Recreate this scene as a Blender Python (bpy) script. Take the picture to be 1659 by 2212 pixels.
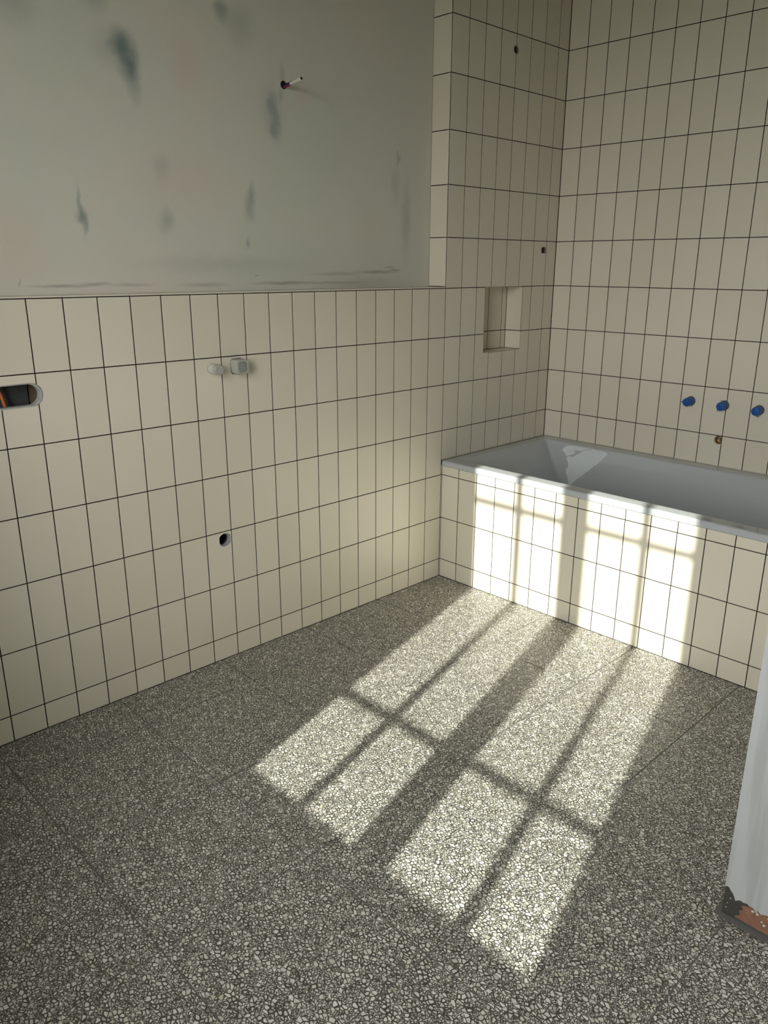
import bpy, bmesh, math, random
from mathutils import Vector, Matrix
from mathutils.geometry import delaunay_2d_cdt
random.seed(7)
scene = bpy.context.scene
for o in list(bpy.data.objects):
    bpy.data.objects.remove(o)
C = scene.collection

# ------------------------------------------------------------------ camera
RIGHT = Vector((0.6966, 0.7174, 0.0032)).normalized()
FWD = Vector((-0.6835, 0.6650, -0.3011)).normalized()
UP = RIGHT.cross(FWD).normalized()
RIGHT = FWD.cross(UP).normalized()
cam_d = bpy.data.cameras.new('camera')
cam = bpy.data.objects.new('camera', cam_d)
C.objects.link(cam)
cam.matrix_world = Matrix(((RIGHT.x, UP.x, -FWD.x, 2.2252), (RIGHT.y, UP.y, -FWD.y, -0.8177),
                           (RIGHT.z, UP.z, -FWD.z, 1.3661), (0, 0, 0, 1)))
cam_d.sensor_fit = 'HORIZONTAL'
cam_d.sensor_width = 36.0
cam_d.lens = 36.0 * 1681.43 / 1659.0
cam_d.clip_start = 0.02
scene.camera = cam

# ------------------------------------------------------------------ light
SUN_T = 0.55                                  # fall of the sun per metre of y
SUN_S = -0.275                                # drift in x per metre of y
YW = -1.45                                    # plane of the window glass
SKY = 18.6
SUN = 10.4
world = bpy.data.worlds.new('sky'); scene.world = world
world.use_nodes = True
bg = world.node_tree.nodes['Background']
bg.inputs[0].default_value = (1.0, 0.962, 0.975, 1)
bg.inputs[1].default_value = SKY
sun_d = bpy.data.lights.new('sun', 'SUN')
sun_d.energy = SUN
sun_d.color = (1.0, 0.96, 0.89)
sun_d.angle = math.radians(0.53)
sun = bpy.data.objects.new('sun', sun_d); C.objects.link(sun)
sun.rotation_euler = Vector((SUN_S, 1.0, -SUN_T)).to_track_quat('-Z', 'Y').to_euler()
sun.location = (3, -6, 5)
portal_d = bpy.data.lights.new('window_portal', 'AREA')
portal_d.shape = 'RECTANGLE'; portal_d.size = 1.12; portal_d.size_y = 1.55
portal_d.cycles.is_portal = True
portal = bpy.data.objects.new('window_portal', portal_d); C.objects.link(portal)
portal.location = (1.55, YW - 0.12, 1.64)
portal.rotation_euler = Vector((0, 1, 0)).to_track_quat('-Z', 'Z').to_euler()
vs = scene.view_settings
vs.view_transform = 'Standard'; vs.look = 'None'; vs.gamma = 1.0
vs.use_curve_mapping = False
vs.exposure = 0.0
scene.cycles.use_denoising = True
scene.cycles.max_bounces = 10
scene.cycles.diffuse_bounces = 8

# ------------------------------------------------------------------ materials
def new_mat(name):
    m = bpy.data.materials.new(name); m.use_nodes = True
    nt = m.node_tree
    return m, nt, nt.nodes['Principled BSDF'], nt.links

def node(nt, t, **kw):
    n = nt.nodes.new(t)
    for k, v in kw.items():
        setattr(n, k, v)
    return n

def plain(name, col, rough=0.5, metal=0.0, spec=0.5, var=0.06, scale=40.0, bump=0.0, **kw):
    """one colour with a little noise mottling"""
    m, nt, p, L = new_mat(name)
    tc = node(nt, 'ShaderNodeTexCoord')
    nz = node(nt, 'ShaderNodeTexNoise'); nz.inputs['Scale'].default_value = scale; nz.inputs['Detail'].default_value = 4
    L.new(tc.outputs['Object'], nz.inputs['Vector'])
    mx = node(nt, 'ShaderNodeMix', data_type='RGBA')
    mx.inputs[6].default_value = tuple(c * (1 - var) for c in col) + (1,)
    mx.inputs[7].default_value = tuple(min(1, c * (1 + var)) for c in col) + (1,)
    L.new(nz.outputs['Fac'], mx.inputs[0]); L.new(mx.outputs[2], p.inputs['Base Color'])
    p.inputs['Roughness'].default_value = rough; p.inputs['Metallic'].default_value = metal
    p.inputs['Specular IOR Level'].default_value = spec
    for k, v in kw.items():
        p.inputs[k].default_value = v
    if bump:
        b = node(nt, 'ShaderNodeBump'); b.inputs['Strength'].default_value = bump; b.inputs['Distance'].default_value = 0.002
        L.new(nz.outputs['Fac'], b.inputs['Height']); L.new(b.outputs[0], p.inputs['Normal'])
    return m

def mat_tile():
    m, nt, p, L = new_mat('cream_tile')
    oi = node(nt, 'ShaderNodeObjectInfo'); tc = node(nt, 'ShaderNodeTexCoord')
    nz = node(nt, 'ShaderNodeTexNoise'); nz.inputs['Scale'].default_value = 9; nz.inputs['Detail'].default_value = 2
    L.new(tc.outputs['Object'], nz.inputs['Vector'])
    mr = node(nt, 'ShaderNodeMix', data_type='RGBA')
    mr.inputs[6].default_value = (0.690, 0.645, 0.525, 1); mr.inputs[7].default_value = (0.730, 0.685, 0.565, 1)
    L.new(oi.outputs['Random'], mr.inputs[0])
    L.new(mr.outputs[2], p.inputs['Base Color'])
    p.inputs['Roughness'].default_value = 0.33; p.inputs['Specular IOR Level'].default_value = 0.65
    b = node(nt, 'ShaderNodeBump'); b.inputs['Strength'].default_value = 0.12; b.inputs['Distance'].default_value = 0.004
    L.new(nz.outputs['Fac'], b.inputs['Height']); L.new(b.outputs[0], p.inputs['Normal'])
    return m

def math_n(nt, op, a, b=None, clamp=False):
    n = node(nt, 'ShaderNodeMath', operation=op); n.use_clamp = clamp
    for i, v in enumerate((a, b)):
        if v is None: continue
        if isinstance(v, (int, float)): n.inputs[i].default_value = v
        else: nt.links.new(v, n.inputs[i])
    return n.outputs[0]

def mat_terrazzo():
    m, nt, p, L = new_mat('terrazzo')
    tc = node(nt, 'ShaderNodeTexCoord'); oi = node(nt, 'ShaderNodeObjectInfo')
    off = math_n(nt, 'MULTIPLY', oi.outputs['Random'], 37.0)
    cb = node(nt, 'ShaderNodeCombineXYZ'); L.new(off, cb.inputs[0]); L.new(off, cb.inputs[1])
    ad = node(nt, 'ShaderNodeVectorMath', operation='ADD')
    L.new(tc.outputs['Object'], ad.inputs[0]); L.new(cb.outputs[0], ad.inputs[1])
    base = ad.outputs[0]
    # slight warp so that chips are not perfect cells
    wn = node(nt, 'ShaderNodeTexNoise', noise_dimensions='2D'); wn.inputs['Scale'].default_value = 60; wn.inputs['Detail'].default_value = 1
    L.new(base, wn.inputs['Vector'])
    ws = node(nt, 'ShaderNodeVectorMath', operation='SCALE'); ws.inputs['Scale'].default_value = 0.0065
    L.new(wn.outputs['Color'], ws.inputs[0])
    wa = node(nt, 'ShaderNodeVectorMath', operation='ADD'); L.new(base, wa.inputs[0]); L.new(ws.outputs[0], wa.inputs[1])
    def layer(scale, rot=0.0, sx=1.0, sy=1.0):
        mp = node(nt, 'ShaderNodeMapping'); L.new(wa.outputs[0], mp.inputs['Vector'])
        mp.inputs['Rotation'].default_value = (0, 0, math.radians(rot)); mp.inputs['Scale'].default_value = (sx, sy, 1)
        vec = mp.outputs[0]
        e = node(nt, 'ShaderNodeTexVoronoi', voronoi_dimensions='2D', feature='DISTANCE_TO_EDGE'); e.inputs['Scale'].default_value = scale
        f = node(nt, 'ShaderNodeTexVoronoi', voronoi_dimensions='2D', feature='F1'); f.inputs['Scale'].default_value = scale
        L.new(vec, e.inputs['Vector']); L.new(vec, f.inputs['Vector'])
        s = node(nt, 'ShaderNodeSeparateColor'); L.new(f.outputs['Color'], s.inputs[0])
        return e.outputs['Distance'], s.outputs[0], s.outputs[1], s.outputs[2]
    dA, rA, gA, bA = layer(114.0, 25, 0.82, 1.15)
    dB, rB, gB, bB = layer(192.0, -50, 1.25, 0.78)
    dC, rC, gC, bC = layer(335.0, 80, 0.85, 1.15)
    def chip(d, thr, g):
        # gap width differs from chip to chip
        t = math_n(nt, 'ADD', math_n(nt, 'MULTIPLY', g, 0.17), thr)
        return math_n(nt, 'MULTIPLY', math_n(nt, 'SUBTRACT', d, t), 40.0, True)
    isA = math_n(nt, 'GREATER_THAN', rA, 0.50)
    cA = math_n(nt, 'MULTIPLY', chip(dA, 0.07, gA), isA)
    nA = math_n(nt, 'SUBTRACT', 1.0, isA)
    isB = math_n(nt, 'GREATER_THAN', rB, 0.30)
    inA = math_n(nt, 'GREATER_THAN', dA, 0.02)
    cB = math_n(nt, 'MULTIPLY', math_n(nt, 'MULTIPLY', chip(dB, 0.08, gB), isB), math_n(nt, 'MULTIPLY', nA, inA))
    nB = math_n(nt, 'SUBTRACT', 1.0, isB)
    cC = math_n(nt, 'MULTIPLY', math_n(nt, 'MULTIPLY', chip(dC, 0.10, gC), math_n(nt, 'GREATER_THAN', rC, 0.35)),
                math_n(nt, 'MULTIPLY', nB, math_n(nt, 'MULTIPLY', nA, inA)))
    mask = math_n(nt, 'MAXIMUM', math_n(nt, 'MAXIMUM', cA, cB), cC)
    tone = math_n(nt, 'ADD', math_n(nt, 'MULTIPLY', isA, bA), math_n(nt, 'MULTIPLY', nA, bB))
    ramp = node(nt, 'ShaderNodeValToRGB'); L.new(tone, ramp.inputs[0])
    ramp.color_ramp.interpolation = 'CONSTANT'
    el = ramp.color_ramp.elements
    el[0].position = 0; el[0].color = (0.62, 0.605, 0.53, 1)
    el[1].position = 0.40; el[1].color = (0.72, 0.705, 0.63, 1)
    for ps, c in ((0.72, (0.53, 0.515, 0.445, 1)), (0.86, (0.57, 0.54, 0.435, 1)), (0.92, (0.40, 0.385, 0.325, 1)), (0.975, (0.27, 0.255, 0.205, 1)), (0.9988, (0.46, 0.28, 0.18, 1))):
        e = el.new(ps); e.color = c
    mn = node(nt, 'ShaderNodeTexNoise', noise_dimensions='2D'); mn.inputs['Scale'].default_value = 300; L.new(base, mn.inputs['Vector'])
    mcol = node(nt, 'ShaderNodeMix', data_type='RGBA'); L.new(mn.outputs['Fac'], mcol.inputs[0])
    mcol.inputs[6].default_value = (0.052, 0.050, 0.041, 1); mcol.inputs[7].default_value = (0.088, 0.085, 0.070, 1)
    mx = node(nt, 'ShaderNodeMix', data_type='RGBA')
    L.new(mask, mx.inputs[0]); L.new(mcol.outputs[2], mx.inputs[6]); L.new(ramp.outputs[0], mx.inputs[7])
    L.new(mx.outputs[2], p.inputs['Base Color'])
    p.inputs['Roughness'].default_value = 0.42; p.inputs['Specular IOR Level'].default_value = 0.45
    return m

def mat_plaster():
    m, nt, p, L = new_mat('wet_grey_plaster')
    tc = node(nt, 'ShaderNodeTexCoord')
    P = tc.outputs['Object']
    n1 = node(nt, 'ShaderNodeTexNoise'); n1.inputs['Scale'].default_value = 2.6; n1.inputs['Detail'].default_value = 3; L.new(P, n1.inputs['Vector'])
    n2 = node(nt, 'ShaderNodeTexNoise'); n2.inputs['Scale'].default_value = 24; n2.inputs['Detail'].default_value = 5; L.new(P, n2.inputs['Vector'])
    n3 = node(nt, 'ShaderNodeTexNoise'); n3.inputs['Scale'].default_value = 420; n3.inputs['Detail'].default_value = 2; L.new(P, n3.inputs['Vector'])
    c = node(nt, 'ShaderNodeValToRGB'); L.new(n1.outputs['Fac'], c.inputs[0])
    el = c.color_ramp.elements
    el[0].position = 0.36; el[0].color = (0.600, 0.610, 0.520, 1)
    el[1].position = 0.66; el[1].color = (0.650, 0.618, 0.530, 1)
    e = el.new(0.5); e.color = (0.620, 0.615, 0.525, 1)
    col = c.outputs[0]
    # distorted coordinates for stain outlines
    ds = node(nt, 'ShaderNodeVectorMath', operation='SCALE'); ds.inputs['Scale'].default_value = 0.035
    sb = node(nt, 'ShaderNodeVectorMath', operation='SUBTRACT'); sb.inputs[1].default_value = (0.5, 0.5, 0.5)
    L.new(n2.outputs['Color'], sb.inputs[0]); L.new(sb.outputs[0], ds.inputs[0])
    dp = node(nt, 'ShaderNodeVectorMath', operation='ADD'); L.new(P, dp.inputs[0]); L.new(ds.outputs[0], dp.inputs[1])
    ds2 = node(nt, 'ShaderNodeVectorMath', operation='SCALE'); ds2.inputs['Scale'].default_value = 0.010; L.new(sb.outputs[0], ds2.inputs[0])
    dp2 = node(nt, 'ShaderNodeVectorMath', operation='ADD'); L.new(P, dp2.inputs[0]); L.new(ds2.outputs[0], dp2.inputs[1])
    def stain(col, y, z, ry, rz, amount, tint, soft=1.0):
        s = node(nt, 'ShaderNodeVectorMath', operation='SUBTRACT'); L.new((dp2 if rz < 0.011 else dp).outputs[0], s.inputs[0]); s.inputs[1].default_value = (0, y, z)
        q = node(nt, 'ShaderNodeVectorMath', operation='MULTIPLY'); L.new(s.outputs[0], q.inputs[0]); q.inputs[1].default_value = (0, 1 / ry, 1 / rz)
        l = node(nt, 'ShaderNodeVectorMath', operation='LENGTH'); L.new(q.outputs[0], l.inputs[0])
        r = node(nt, 'ShaderNodeMapRange', interpolation_type='SMOOTHSTEP'); L.new(l.outputs['Value'], r.inputs[0])
        r.inputs[1].default_value = max(0.0, 1.0 - soft); r.inputs[2].default_value = 1.35; r.inputs[3].default_value = amount; r.inputs[4].default_value = 0
        mx = node(nt, 'ShaderNodeMix', data_type='RGBA'); L.new(r.outputs[0], mx.inputs[0]); L.new(col, mx.inputs[6]); mx.inputs[7].default_value = tint + (1,)
        return mx.outputs[2]
    damp = (0.19, 0.245, 0.235); blue = (0.26, 0.295, 0.315); grime = (0.33, 0.32, 0.27); pink = (0.64, 0.54, 0.45)
    for a in ((0.60, 1.95, 0.06, 0.09, 0.5, pink), (0.03, 1.42, 0.09, 0.13, 0.55, pink), (1.05, 1.92, 0.06, 0.025, 0.45, pink), (1.35, 1.50, 0.09, 0.10, 0.35, pink),
              (0.55, 1.62, 0.20, 0.10, 0.3, pink),
              (0.397, 1.962, 0.046, 0.046, 1.0, damp), (0.414, 1.915, 0.037, 0.050, 1.0, damp), (0.425, 1.86, 0.022, 0.06, 0.35, damp), (0.36, 1.95, 0.06, 0.06, 0.25, damp),
              (0.32, 2.09, 0.05, 0.06, 0.45, damp), (0.735, 2.115, 0.03, 0.035, 0.6, damp), (0.80, 2.09, 0.06, 0.07, 0.25, damp), (0.10, 2.02, 0.07, 0.07, 0.3, damp),
              (0.917, 1.880, 0.026, 0.035, 0.6, blue), (0.925, 1.832, 0.020, 0.055, 0.6, blue), (0.925, 1.792, 0.026, 0.03, 0.5, blue), (0.915, 1.86, 0.05, 0.09, 0.3, blue), (0.955, 1.91, 0.012, 0.03, 0.4, blue), (0.964, 1.975, 0.012, 0.035, 0.35, blue),
              (0.222, 1.535, 0.008, 0.055, 0.55, damp), (0.226, 1.50, 0.018, 0.025, 0.75, damp), (0.230, 1.47, 0.011, 0.03, 0.55, damp),
              (0.495, 1.50, 0.03, 0.04, 0.4, damp), (0.49, 1.65, 0.03, 0.05, 0.2, damp),
              (0.822, 1.595, 0.016, 0.04, 0.5, damp), (0.808, 1.555, 0.024, 0.05, 0.45, damp), (0.795, 1.44, 0.012, 0.022, 0.5, damp),
              (1.511, 1.765, 0.012, 0.035, 0.5, grime), (1.50, 1.66, 0.03, 0.08, 0.2, damp), (1.56, 1.55, 0.03, 0.16, 0.3, damp),
              (0.14, 1.3085, 0.10, 0.0055, 0.75, grime), (0.245, 1.313, 0.055, 0.006, 0.7, grime), (0.022, 1.318, 0.004, 0.014, 0.55, grime), (0.36, 1.309, 0.08, 0.006, 0.5, grime),
              (0.62, 1.306, 0.10, 0.008, 0.5, grime), (0.95, 1.308, 0.16, 0.007, 0.8, grime), (1.20, 1.3065, 0.16, 0.005, 0.6, grime),
              (1.20, 1.338, 0.14, 0.008, 0.5, grime), (1.40, 1.345, 0.12, 0.008, 0.8, grime), (1.50, 1.352, 0.035, 0.006, 0.7, grime), (1.47, 1.362, 0.03, 0.004, 0.6, grime),
              (0.824, 1.334, 0.012, 0.003, 0.8, grime), (1.32, 1.30, 0.26, 0.03, 0.35, grime), (0.7, 1.37, 0.35, 0.03, 0.16, damp)):
        col = stain(col, *a)
    mm = node(nt, 'ShaderNodeMix', data_type='RGBA', blend_type='MULTIPLY'); mm.inputs[0].default_value = 1.0
    g = node(nt, 'ShaderNodeMapRange'); L.new(n3.outputs['Fac'], g.inputs[0]); g.inputs[3].default_value = 0.93; g.inputs[4].default_value = 1.07
    cbn = node(nt, 'ShaderNodeCombineColor'); [L.new(g.outputs[0], cbn.inputs[i]) for i in range(3)]
    L.new(col, mm.inputs[6]); L.new(cbn.outputs[0], mm.inputs[7]); L.new(mm.outputs[2], p.inputs['Base Color'])
    p.inputs['Roughness'].default_value = 0.85; p.inputs['Specular IOR Level'].default_value = 0.2
    b = node(nt, 'ShaderNodeBump'); b.inputs['Strength'].default_value = 0.25; b.inputs['Distance'].default_value = 0.0015
    L.new(n2.outputs['Fac'], b.inputs['Height']); L.new(b.outputs[0], p.inputs['Normal'])
    return m

def mat_white_coat():
    """white roller-painted plaster: faint vertical trowel bands"""
    m, nt, p, L = new_mat('white_plaster_coat')
    tc = node(nt, 'ShaderNodeTexCoord')
    mp = node(nt, 'ShaderNodeMapping'); mp.inputs['Scale'].default_value = (46, 46, 2.2); L.new(tc.outputs['Object'], mp.inputs['Vector'])
    nz = node(nt, 'ShaderNodeTexNoise'); nz.inputs['Scale'].default_value = 1.0; nz.inputs['Detail'].default_value = 3; L.new(mp.outputs[0], nz.inputs['Vector'])
    r = node(nt, 'ShaderNodeValToRGB'); L.new(nz.outputs['Fac'], r.inputs[0])
    r.color_ramp.elements[0].position = 0.42; r.color_ramp.elements[0].color = (0.385, 0.395, 0.385, 1)
    r.color_ramp.elements[1].position = 0.58; r.color_ramp.elements[1].color = (0.46, 0.475, 0.475, 1)
    L.new(r.outputs[0], p.inputs['Base Color'])
    p.inputs['Roughness'].default_value = 0.7
    b = node(nt, 'ShaderNodeBump'); b.inputs['Strength'].default_value = 0.15; b.inputs['Distance'].default_value = 0.002
    L.new(nz.outputs['Fac'], b.inputs['Height']); L.new(b.outputs[0], p.inputs['Normal'])
    return m

def mat_pane():
    m = bpy.data.materials.new('window_glass'); m.use_nodes = True
    nt = m.node_tree; nt.nodes.clear(); L = nt.links
    out = node(nt, 'ShaderNodeOutputMaterial'); mx = node(nt, 'ShaderNodeMixShader')
    t = node(nt, 'ShaderNodeBsdfTransparent'); t.inputs[0].default_value = (0.96, 0.98, 0.97, 1)
    g = node(nt, 'ShaderNodeBsdfGlossy'); g.inputs['Roughness'].default_value = 0.02
    f = node(nt, 'ShaderNodeFresnel'); f.inputs['IOR'].default_value = 1.2
    L.new(f.outputs[0], mx.inputs[0]); L.new(t.outputs[0], mx.inputs[1]); L.new(g.outputs[0], mx.inputs[2]); L.new(mx.outputs[0], out.inputs[0])
    return m

M = dict(
    tile=mat_tile(), terrazzo=mat_terrazzo(), plaster=mat_plaster(), coat=mat_white_coat(), pane=mat_pane(),
    grout=plain('dark_wall_grout', (0.018, 0.014, 0.010), 0.95, var=0.2, spec=0.15, scale=200),
    floor_grout=plain('grey_floor_grout', (0.135, 0.134, 0.124), 0.9, var=0.15, scale=200),
    board=plain('grey_plasterboard', (0.42, 0.42, 0.39), 0.9, var=0.25, scale=120),
    masonry=plain('cavity_masonry', (0.05, 0.048, 0.042), 0.9, var=0.3),
    white=plain('white_wall_paint', (0.70, 0.70, 0.66), 0.8, var=0.02),
    ceil=plain('ceiling_paint', (0.25, 0.235, 0.20), 0.9, var=0.03),
    tub=plain('white_acrylic', (0.46, 0.485, 0.495), 0.02, spec=0.5, IOR=1.62, var=0.01),
    seal=plain('beige_sealant', (0.55, 0.52, 0.43), 0.4, var=0.03),
    film=plain('pale_film', (0.70, 0.75, 0.77), 0.30, var=0.06, scale=18),
    blue=plain('blue_plastic', (0.012, 0.085, 0.36), 0.38, var=0.15),
    bluedark=plain('dusty_blue_plastic', (0.06, 0.12, 0.19), 0.55, var=0.2),
    scrap=plain('grey_scrap', (0.24, 0.25, 0.24), 0.6),
    clear=plain('milky_plastic', (0.60, 0.60, 0.54), 0.18, var=0.05, **{'Transmission Weight': 0.35, 'IOR': 1.3}),
    clearin=plain('clear_grey_plastic', (0.36, 0.38, 0.37), 0.06, var=0.05, spec=0.9, **{'Transmission Weight': 0.3}),
    milky=plain('pale_grey_pipe', (0.52, 0.52, 0.46), 0.35, var=0.05),
    pipe=plain('grey_drain_pipe', (0.36, 0.37, 0.37), 0.3, var=0.05),
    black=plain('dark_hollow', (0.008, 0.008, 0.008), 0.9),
    brass=plain('dull_brass', (0.42, 0.33, 0.20), 0.32, metal=0.9, var=0.2, scale=150),
    brown=plain('brown_fitting', (0.10, 0.075, 0.045), 0.45, var=0.3, scale=150),
    orange=plain('orange_cable', (0.62, 0.16, 0.045), 0.35, var=0.08),
    wood=plain('raw_timber', (0.13, 0.095, 0.062), 0.8, var=0.3, scale=60),
    darkboard=plain('dark_bitumen_board', (0.055, 0.055, 0.052), 0.85, var=0.25, scale=80),
    wblue=plain('blue_wire', (0.03, 0.04, 0.22), 0.35), wred=plain('red_wire', (0.30, 0.012, 0.025), 0.35),
    wwhite=plain('white_sleeve', (0.66, 0.65, 0.58), 0.35),
    brick=plain('orange_brick', (0.25, 0.125, 0.078), 0.9, var=0.4, scale=55, bump=0.5),
    cement=plain('dark_cement', (0.055, 0.052, 0.042), 0.9, var=0.45, scale=70, bump=0.5),
    fleck=plain('white_paint_fleck', (0.62, 0.62, 0.60), 0.8),
    frame=plain('white_window_frame', (0.70, 0.70, 0.67), 0.45, var=0.03),
    ground=plain('outdoor_ground', (0.13, 0.13, 0.10), 0.9, var=0.2, scale=1),
)

# ------------------------------------------------------------------ helpers
def link(o, parent=None):
    C.objects.link(o)
    if parent is not None:
        o.parent = parent
    return o

def mesh_obj(name, me, mats, parent=None, smooth=False):
    o = bpy.data.objects.new(name, me)
    for mt in (mats if isinstance(mats, (list, tuple)) else [mats]):
        me.materials.append(mt)
    if smooth:
        for f in me.polygons: f.use_smooth = True
    return link(o, parent)

def bm_obj(name, bm, mats, parent=None, smooth=False):
    bmesh.ops.recalc_face_normals(bm, faces=bm.faces)
    me = bpy.data.meshes.new(name); bm.to_mesh(me); bm.free()
    return mesh_obj(name, me, mats, parent, smooth)

def tag(o, label, cat, group=None, kind=None):
    o['label'] = label
    if cat: o['category'] = cat
    if group: o['group'] = group
    if kind: o['kind'] = kind
    return o

def box(bm, a, b):
    v = [bm.verts.new((x, y, z)) for x in (a[0], b[0]) for y in (a[1], b[1]) for z in (a[2], b[2])]
    for f in ((0, 1, 3, 2), (4, 6, 7, 5), (0, 4, 5, 1), (2, 3, 7, 6), (0, 2, 6, 4), (1, 5, 7, 3)):
        bm.faces.new([v[i] for i in f])

def box_obj(name, a, b, mat, parent=None, bev=0.0):
    bm = bmesh.new(); box(bm, a, b)
    if bev:
        bmesh.ops.bevel(bm, geom=list(bm.edges), offset=bev, segments=2, affect='EDGES', clamp_overlap=True)
    return bm_obj(name, bm, mat, parent)

def empty(name, loc):
    o = bpy.data.objects.new(name, None); o.empty_display_size = 0.05
    o.location = loc
    return link(o)

def inside(pt, poly):
    x, y = pt; c = False
    for i in range(len(poly)):
        (x1, y1), (x2, y2) = poly[i - 1], poly[i]
        if (y1 > y) != (y2 > y) and x < (x2 - x1) * (y - y1) / (y2 - y1) + x1:
            c = not c
    return c

def cut_plate(outline, holes, n0, n1):
    """plate between depths n1 (back) and n0 (front) in local (u, v, n) with holes, as a bmesh; side faces get material 1"""
    vs, es = [], []
    for poly in [outline] + holes:
        b = len(vs); vs += [Vector(q) for q in poly]
        es += [(b + i, b + (i + 1) % len(poly)) for i in range(len(poly))]
    ov, oe, of, _, _, _ = delaunay_2d_cdt(vs, es, [], 0, 1e-6)
    bm = bmesh.new()
    fr = [bm.verts.new((q.x, q.y, n0)) for q in ov]; bk = [bm.verts.new((q.x, q.y, n1)) for q in ov]
    cnt = {}
    for f in of:
        c = sum((ov[i] for i in f), Vector((0, 0))) / len(f)
        if not inside(c, outline) or any(inside(c, h) for h in holes): continue
        bm.faces.new([fr[i] for i in f]); bm.faces.new([bk[i] for i in reversed(f)])
        for i in range(len(f)):
            a, b = f[i], f[(i + 1) % len(f)]
            k = (min(a, b), max(a, b)); cnt.setdefault(k, []).append((a, b))
    for k, l in cnt.items():
        if len(l) == 1:
            a, b = l[0]
            q = bm.faces.new([fr[b], fr[a], bk[a], bk[b]]); q.material_index = 1
    for v in [v for v in bm.verts if not v.link_faces]: bm.verts.remove(v)
    bmesh.ops.dissolve_limit(bm, angle_limit=0.001, verts=bm.verts, edges=bm.edges, delimit={'MATERIAL'})
    return bm

def circle(u, v, ru, rv=None, n=24, clip=None):
    rv = rv or ru; out = []
    for i in range(n):
        a = 2 * math.pi * i / n
        x, y = u + ru * math.cos(a), v + rv * math.sin(a)
        if clip: x = min(max(x, clip[0]), clip[1])
        out.append((x, y))
    return out

def rrect(x0, x1, y0, y1, r, n=6):
    out = []
    for cx, cy, a0 in ((x1 - r, y1 - r, 0), (x0 + r, y1 - r, 90), (x0 + r, y0 + r, 180), (x1 - r, y0 + r, 270)):
        for i in range(n + 1):
            a = math.radians(a0 + 90 * i / n); out.append((cx + r * math.cos(a), cy + r * math.sin(a)))
    return out

def lathe(name, prof, axis_mat, mat, parent=None, seg=28, mats=None):
    """prof: list of (radius, height); axis_mat places local +Z"""
    bm = bmesh.new(); rings = []
    for r, h in prof:
        if r < 1e-6: rings.append([bm.verts.new((0, 0, h))])
        else: rings.append([bm.verts.new((r * math.cos(2 * math.pi * i / seg), r * math.sin(2 * math.pi * i / seg), h)) for i in range(seg)])
    for a, b in zip(rings, rings[1:]):
        for i in range(seg):
            j = (i + 1) % seg
            if len(a) == 1 and len(b) == 1: continue
            if len(a) == 1: bm.faces.new([a[0], b[i], b[j]])
            elif len(b) == 1: bm.faces.new([a[i], a[j], b[0]])
            else: bm.faces.new([a[i], a[j], b[j], b[i]])
    bmesh.ops.recalc_face_normals(bm, faces=bm.faces)
    bm.transform(axis_mat)
    me = bpy.data.meshes.new(name); bm.to_mesh(me); bm.free()
    o = mesh_obj(name, me, mat, parent)
    me.shade_smooth() if hasattr(me, 'shade_smooth') else None
    me.set_sharp_from_angle(angle=math.radians(35))
    return o

def loft(bm, rings, close_first=False, close_last=False):
    R = [[bm.verts.new(q) for q in r] for r in rings]
    n = len(R[0])
    for a, b in zip(R, R[1:]):
        for i in range(n):
            j = (i + 1) % n
            bm.faces.new([a[i], a[j], b[j], b[i]])
    if close_first: bm.faces.new(list(reversed(R[0])))
    if close_last: bm.faces.new(R[-1])
    return R

def tube(name, pts, rad, mat, parent=None, seg=10, tip=None):
    """round tube along a smooth path"""
    P = [Vector(q) for q in pts]; path = []
    for i in range(len(P) - 1):
        p0, p1, p2, p3 = P[max(i - 1, 0)], P[i], P[i + 1], P[min(i + 2, len(P) - 1)]
        for k in range(6):
            t = k / 6
            path.append(0.5 * ((2 * p1) + (p2 - p0) * t + (2 * p0 - 5 * p1 + 4 * p2 - p3) * t * t + (3 * p1 - p0 - 3 * p2 + p3) * t ** 3))
    path.append(P[-1])
    bm = bmesh.new(); rings = []
    for i, q in enumerate(path):
        d = (path[min(i + 1, len(path) - 1)] - path[max(i - 1, 0)]).normalized()
        s = d.cross(Vector((0.13, 0.2, 1))).normalized(); t = s.cross(d)
        rings.append([q + rad * (math.cos(2 * math.pi * k / seg) * s + math.sin(2 * math.pi * k / seg) * t) for k in range(seg)])
    loft(bm, rings, True, True)
    return bm_obj(name, bm, mat, parent, smooth=True)

# local frames of the tiled surfaces: columns = u, v, n
def frame(u, v, n, o):
    return Matrix(((u[0], v[0], n[0], o[0]), (u[1], v[1], n[1], o[1]), (u[2], v[2], n[2], o[2]), (0, 0, 0, 1)))

TILE_MESH = {}
def tile_mesh(w, h, th, ch=0.0003):
    k = (round(w, 4), round(h, 4), th)
    if k not in TILE_MESH:
        bm = bmesh.new()
        rings = [[(-w / 2, -h / 2, -th), (w / 2, -h / 2, -th), (w / 2, h / 2, -th), (-w / 2, h / 2, -th)],
                 [(-w / 2, -h / 2, -ch), (w / 2, -h / 2, -ch), (w / 2, h / 2, -ch), (-w / 2, h / 2, -ch)],
                 [(-w / 2 + ch, -h / 2 + ch, 0), (w / 2 - ch, -h / 2 + ch, 0), (w / 2 - ch, h / 2 - ch, 0), (-w / 2 + ch, h / 2 - ch, 0)]]
        loft(bm, rings, True, True)
        bmesh.ops.recalc_face_normals(bm, faces=bm.faces)
        me = bpy.data.meshes.new('tile'); bm.to_mesh(me); bm.free(); me.materials.append(M['tile'])
        TILE_MESH[k] = me
    return TILE_MESH[k]

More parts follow.
